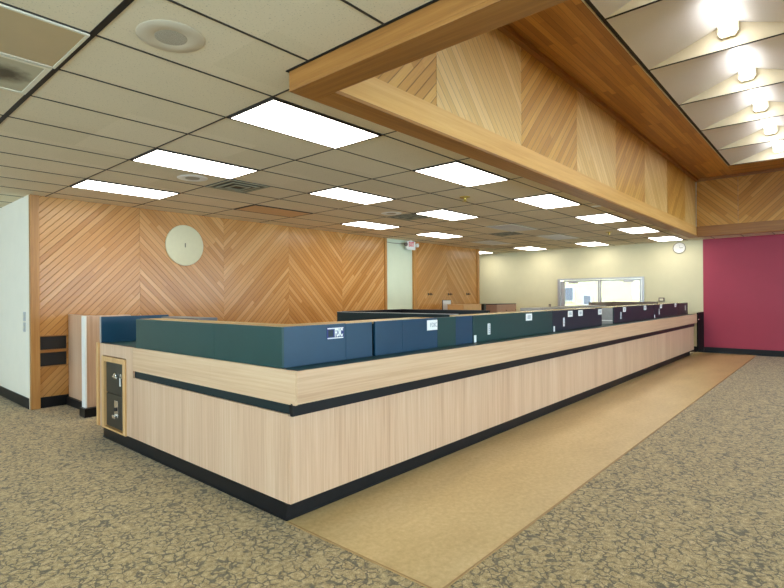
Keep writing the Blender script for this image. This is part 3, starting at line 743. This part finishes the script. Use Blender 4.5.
# wall clock
ck = thing('wall_clock', 'small round white wall clock with black rim on the cream wall', 'clock', (EX-.03, 3.176, 2.79))
bm = BM(); lathe(bm, [(.145, -.001), (.15, -.03), (.14, -.036), (.138, -.022), (0, -.022)], (EX, 3.176, 2.79), 'x', 48); obj('rim', bm, 'greybrown', ck, smooth=True)
bm = BM(); lathe(bm, [(.1375, -.0225), (0, -.0245)], (EX, 3.176, 2.79), 'x', 48); obj('dial', bm, 'white', ck)
bm = BM(); box(bm, EX-.029, EX-.0255, 3.170, 3.168, 2.785, 2.865); box(bm, EX-.029, EX-.0255, 3.09, 3.17, 2.784, 2.795); obj('hands', bm, 'ink', ck)
# switches
def plate(name, label, cat, c, nx, w=.075, h=.115, group=None, mat='alu'):
    x, y, z = c
    t = thing(name, label, cat, (x, y, z-h/2), group)
    bm = BM(); box(bm, x-.007, x-.0005, y-w/2, y+w/2, z-h/2, z+h/2, .002); obj('plate', bm, mat, t)
    bm = BM(); box(bm, x-.013, x-.0072, y-.008, y+.008, z-.018, z+.018, .002); obj('toggle', bm, 'offwhite' if mat != 'offwhite' else 'ink', t)
plate('light_switch', 'grey switch plate on the pale wall at the left, upper of two', 'light switch', (2.085, 8.465, 1.285), -1, .10, .13, 'switch plates on the pale wall')
plate('light_switch', 'grey switch plate on the pale wall at the left, lower of two', 'light switch', (2.085, 8.465, 1.135), -1, .10, .13, 'switch plates on the pale wall')
plate('light_switch', 'small dark switch plate on the cream wall left of the glass doors', 'light switch', (EX, 6.76, 1.195), -1, .07, .12, None, 'greybrown')
tm = thing('wall_thermostat', 'small grey box on the cream wall right of the glass doors', 'thermostat', (EX-.03, 3.61, 1.34))
bm = BM(); box(bm, EX-.04, EX-.0003, 3.54, 3.68, 1.34, 1.45, .004); obj('case', bm, 'greybrown', tm)
bm = BM(); box(bm, EX-.043, EX-.0405, 3.565, 3.655, 1.365, 1.425); obj('face', bm, 'offwhite', tm)

# exit sign with two lamp heads
ex_x, ex_y, ex_z = 10.61, 8.10, 2.80
es = thing('exit_sign', 'white exit sign with red letters and two lamp heads under the ceiling', 'exit sign', (ex_x, ex_y, 2.72))
bm = BM(); box(bm, ex_x-.175, ex_x+.165, ex_y, ex_y+.06, 2.735, 2.957, .006); obj('housing', bm, 'white', es)
bm = BM(); box(bm, ex_x-.04, ex_x+.04, ex_y+.01, ex_y+.05, 2.9575, H-.001); obj('mount', bm, 'white', es)
text('lettering', 'EXIT', .165, 'redp', es, (ex_x-.005, ex_y-.0015, 2.868), FACE_NY, .001, .66, .005)
for sx in (-1, 1):
    bm = BM(); xx = ex_x + (.235 if sx > 0 else -.245)
    lathe(bm, [(.02, .02), (.045, -.0), (.05, -.05), (.042, -.054), (0, -.05)], (xx, ex_y+.02, 2.86), 'y', 24); tube(bm, [(ex_x+sx*.16, ex_y+.03, 2.87), (xx, ex_y+.03, 2.87)], .012)
    obj('lamp_head', bm, 'white' if sx > 0 else 'greybrown', es, smooth=True)
bm = BM(); tube(bm, [(ex_x-.17, ex_y+.10, 2.90), (10.3, WB-.02, 2.885), (10.05, WB-.015, 2.875), (9.745, WB-.015, 2.885)], .007); single('cable', 'thin dark cable running from the exit sign to the wood post', 'cable', bm, 'greybrown')

# ---------------------------------------------------------------- things in the low ceiling
def cell(j, i): return GX+j*TX, GY+i*TY
def ceil_light(j, i, label, mat='lamp', group='lit ceiling lights'):
    x, y = cell(j, i)
    t = thing('ceiling_light', label, 'ceiling light', (x+TX/2, y+TY/2, H-.02), group)
    bm = BM(); a, b, c, d = x+.010, x+TX-.010, y+.010, y+TY-.010; f = .016
    box(bm, a, b, c, c+f, H-.012, H-.0005); box(bm, a, b, d-f, d, H-.012, H-.0005); box(bm, a, a+f, c+f, d-f, H-.012, H-.0005); box(bm, b-f, b, c+f, d-f, H-.012, H-.0005)
    obj('frame', bm, 'bar' if mat in ('lamp', 'lens_beige') else 'offwhite', t)
    bm = BM(); box(bm, a+f+.001, b-f-.001, c+f+.001, d-f-.001, H-.009, H-.0006); obj('diffuser', bm, mat, t)
rown = {0: 'in the row beside the wood beam', 3: 'in the middle row over the counter', 6: 'in the row along the panelled wall', 9: 'beyond the panelled wall'}
for i, js in ((0, (1, 3, 5, 7, 9, 11)), (3, (1, 3, 5, 11)), (6, (1, 5, 7, 11)), (9, (11,))):
    nm = ['first from the camera', 'second from the camera', 'third from the camera', 'fourth from the camera', 'second from the far wall', 'nearest the far wall']
    for n_, j in enumerate(js):
        o_ = nm[n_] if i == 0 else (nm[n_] if n_ < len(js)-1 else 'nearest the far wall')
        ceil_light(j, i, ('bright ceiling light panel %s, %s' % (rown[i], o_)) if i != 9 else 'bright ceiling light panel glimpsed beyond the farther panelled wall')
ceil_light(-1, 0, 'unlit brownish ceiling light panel at the top left corner', 'lens_off', 'unlit ceiling lights')
ceil_light(3, 6, 'unlit peach ceiling light panel near the middle of the panelled wall', 'lens_beige', 'unlit ceiling lights')
ceil_light(7, 3, 'unlit pale ceiling light panel over the counter, nearer of two in the middle row', 'lens_off_pale', 'unlit ceiling lights')
ceil_light(9, 3, 'unlit pale ceiling light panel over the counter, farther of two in the middle row', 'lens_off_pale', 'unlit ceiling lights')
ceil_light(9, 6, 'unlit pale ceiling light panel in the row by the farther panelled wall', 'lens_off_pale', 'unlit ceiling lights')

def vent(x, y, w, d, label, n=3):
    t = thing('ceiling_vent', label, 'ceiling vent', (x+w/2, y+d/2, H-.02), 'ceiling vents')
    bm = BM(); box(bm, x+.01, x+w-.01, y+.01, y+d-.01, H-.004, H-.0006); obj('backing', bm, 'vent_dark', t)
    for k in range(n):
        q = .012 + k*min(w, d)*.5/n*.86; r = q+.034; h = H-.006-.006*k
        bm = BM()
        box(bm, x+q, x+w-q, y+q, y+r, h-.005, h+.0015); box(bm, x+q, x+w-q, y+d-r, y+d-q, h-.005, h+.0015); box(bm, x+q, x+r, y+r, y+d-r, h-.005, h+.0015); box(bm, x+w-r, x+w-q, y+r, y+d-r, h-.005, h+.0015)
        obj('louver', bm, 'vent', t)
x, y = cell(2, 4); vent(x, y, .61, TY, 'square grey ceiling vent in front of the panelled wall, nearest of three')
x, y = cell(5, 4); vent(x, y, .61, TY, 'square grey ceiling vent over the middle of the room, second of three')
x, y = cell(8, 4); vent(x, y, .61, TY, 'square grey ceiling vent toward the far wall, farthest of three')
x, y = cell(-1, 1)
t = thing('return_vent', 'grey-green ceiling return panel with a dark smudge at the left edge', 'ceiling vent', (x+TX/2, y+TY/2, H-.02))
bm = BM(); a, b, c, d = x+.01, x+TX-.02, y+.01, y+TY-.01; f = .03
box(bm, a, b, c, c+f, H-.010, H-.0005); box(bm, a, b, d-f, d, H-.010, H-.0005); box(bm, a, a+f, c+f, d-f, H-.010, H-.0005); box(bm, b-f, b, c+f, d-f, H-.010, H-.0005); obj('frame', bm, 'offwhite', t)
def smudge():
    m, nt, b = new_mat('smudged_vent_panel'); g = G(nt); x, y, z = g.xyz()
    dd = g.m('SQRT', g.m('ADD', g.m('POWER', g.m('SUBTRACT', x, .40), 2.), g.m('POWER', y, 2.)))
    n = g.noise(g.vec(x, y, 0.), 12., 3)
    f = g.ramp(g.m('ADD', dd, g.m('MULTIPLY', n, .12)), [(.12, (1, 1, 1)), (.24, (0, 0, 0))])
    g.put(b.inputs['Base Color'], g.mix(f, sr(182, 174, 146), sr(80, 70, 52))); b.inputs['Roughness'].default_value = .6
    return m
bm = BM(); box(bm, a+f+.001, b-f-.001, c+f+.001, d-f-.001, H-.006, H-.0006); obj('panel', bm, smudge(), t)

def speaker(x, y, label, r=.18, light=True):
    t = thing('ceiling_speaker', label, 'ceiling speaker', (x, y, H-.02), 'round ceiling speakers')
    bm = BM(); lathe(bm, [(r, -.0006), (r, -.002), (r*.96, -.005), (r*.52, -.007), (r*.49, -.005)], (x, y, H), 'z', 56); obj('ring', bm, 'white' if light else plain('off_white_ring', sr(204, 192, 168), .5, var=.02), t, smooth=True)
    bm = BM(); lathe(bm, [(r*.485, -.004), (r*.47, -.006), (0, -.007)], (x, y, H), 'z', 40); obj('grille', bm, 'grille', t)
speaker(1.375, 2.71, 'round off-white ceiling speaker at the top left, nearest the camera', .18, False)
speaker(3.165, 5.72, 'round ceiling speaker beside the nearest square vent')
speaker(6.91, 5.71, 'round ceiling speaker beside the second square vent')
def sprinkler(x, y, label):
    t = thing('ceiling_sprinkler', label, 'sprinkler', (x, y, H-.06), 'brass sprinklers in the ceiling')
    bm = BM(); lathe(bm, [(.075, -.0001), (.07, -.012), (.03, -.018), (.028, -.03)], (x, y, H), 'z', 32); obj('escutcheon', bm, 'brass', t, smooth=True)
    bm = BM(); lathe(bm, [(.014, -.031), (.014, -.055), (.04, -.062), (.04, -.066), (0, -.066)], (x, y, H), 'z', 24); obj('head', bm, 'brass', t, smooth=True)
sprinkler(6.54, 4.01, 'brass sprinkler in the low ceiling, nearer of two')
sprinkler(12.53, 3.88, 'brass sprinkler in the low ceiling, farther of two')
t = thing('small_downlight', 'tiny lit downlight in the ceiling close to the wood beam', 'ceiling light', (8.72, 2.89, H-.02))
bm = BM(); lathe(bm, [(.075, -.0006), (.075, -.008), (.058, -.012), (.056, -.006)], (8.72, 2.89, H), 'z', 32); obj('ring', bm, 'white', t, smooth=True)
bm = BM(); lathe(bm, [(.055, -.005), (0, -.006)], (8.72, 2.89, H), 'z', 32); obj('lens', bm, 'spot', t)

# ---------------------------------------------------------------- daylight
W = bpy.data.worlds.new('daylight'); S.world = W; W.use_nodes = True
bg = W.node_tree.nodes['Background']; bg.inputs[0].default_value = (.56, .77, 1., 1); bg.inputs[1].default_value = 14.
def portal(name, loc, rot, sx, sy):
    l = bpy.data.lights.new(name, 'AREA'); l.shape = 'RECTANGLE'; l.size = sx; l.size_y = sy; l.cycles.is_portal = True
    o = bpy.data.objects.new(name, l); COL.objects.link(o); o.location = loc; o.rotation_euler = rot
for k, (a, b) in enumerate(wins): portal('window_portal', ((a+b)/2, Y0R-.16, 1.435), (PI/2, 0, 0), b-a, 2.63)
portal('window_portal', (X0R-.16, 0, 1.58), (PI/2, 0, -PI/2), 8, 2.35)
portal('window_portal', (X0R-.16, 9, 1.7), (PI/2, 0, -PI/2), 4, 1.8)  # serves the added west window
portal('door_portal', (EX+.15, (DY0+DY1)/2, 1.0), (PI/2, 0, PI/2), DY1-DY0, 2.0)
sl = bpy.data.lights.new('sun', 'SUN'); sl.energy = 8.; sl.angle = .01; sl.color = (1., .94, .82)
so = bpy.data.objects.new('sun', sl); COL.objects.link(so); so.location = (0, 0, 12)
so.rotation_euler = Vector((.5, -.1, -1.)).to_track_quat('-Z', 'Y').to_euler()

# ---------------------------------------------------------------- camera
cam = bpy.data.cameras.new('camera'); co = bpy.data.objects.new('camera', cam); COL.objects.link(co); S.camera = co
f_px, yaw, roll = 514.45, math.radians(42.891), math.radians(-.4)
cx, cy = 362.10 + 2.7*math.sin(math.radians(.4))*-1, 294+2.694
cam.sensor_width = 36.; cam.sensor_fit = 'HORIZONTAL'; cam.lens = f_px/784*36
cam.shift_x = (392-cx)/784; cam.shift_y = (cy-294)/784
cam.clip_start = .05; cam.clip_end = 200
fw = Vector((math.cos(yaw), math.sin(yaw), 0)); rt = Vector((math.sin(yaw), -math.cos(yaw), 0)); up = Vector((0, 0, 1))
R = rt*math.cos(roll) + up*math.sin(roll); U = up*math.cos(roll) - rt*math.sin(roll)
mt = Matrix((R, U, -fw)).transposed().to_4x4(); mt.translation = (0, 0, 1.532)
co.matrix_world = mt

S.view_settings.view_transform = 'Standard'; S.view_settings.look = 'None'; S.view_settings.gamma = 1; S.view_settings.use_curve_mapping = False
S.view_settings.exposure = .28
S.cycles.use_denoising = True; S.cycles.max_bounces = 8; S.cycles.diffuse_bounces = 5; S.cycles.glossy_bounces = 4; S.cycles.sample_clamp_indirect = 6.; S.cycles.caustics_reflective = False; S.cycles.caustics_refractive = False
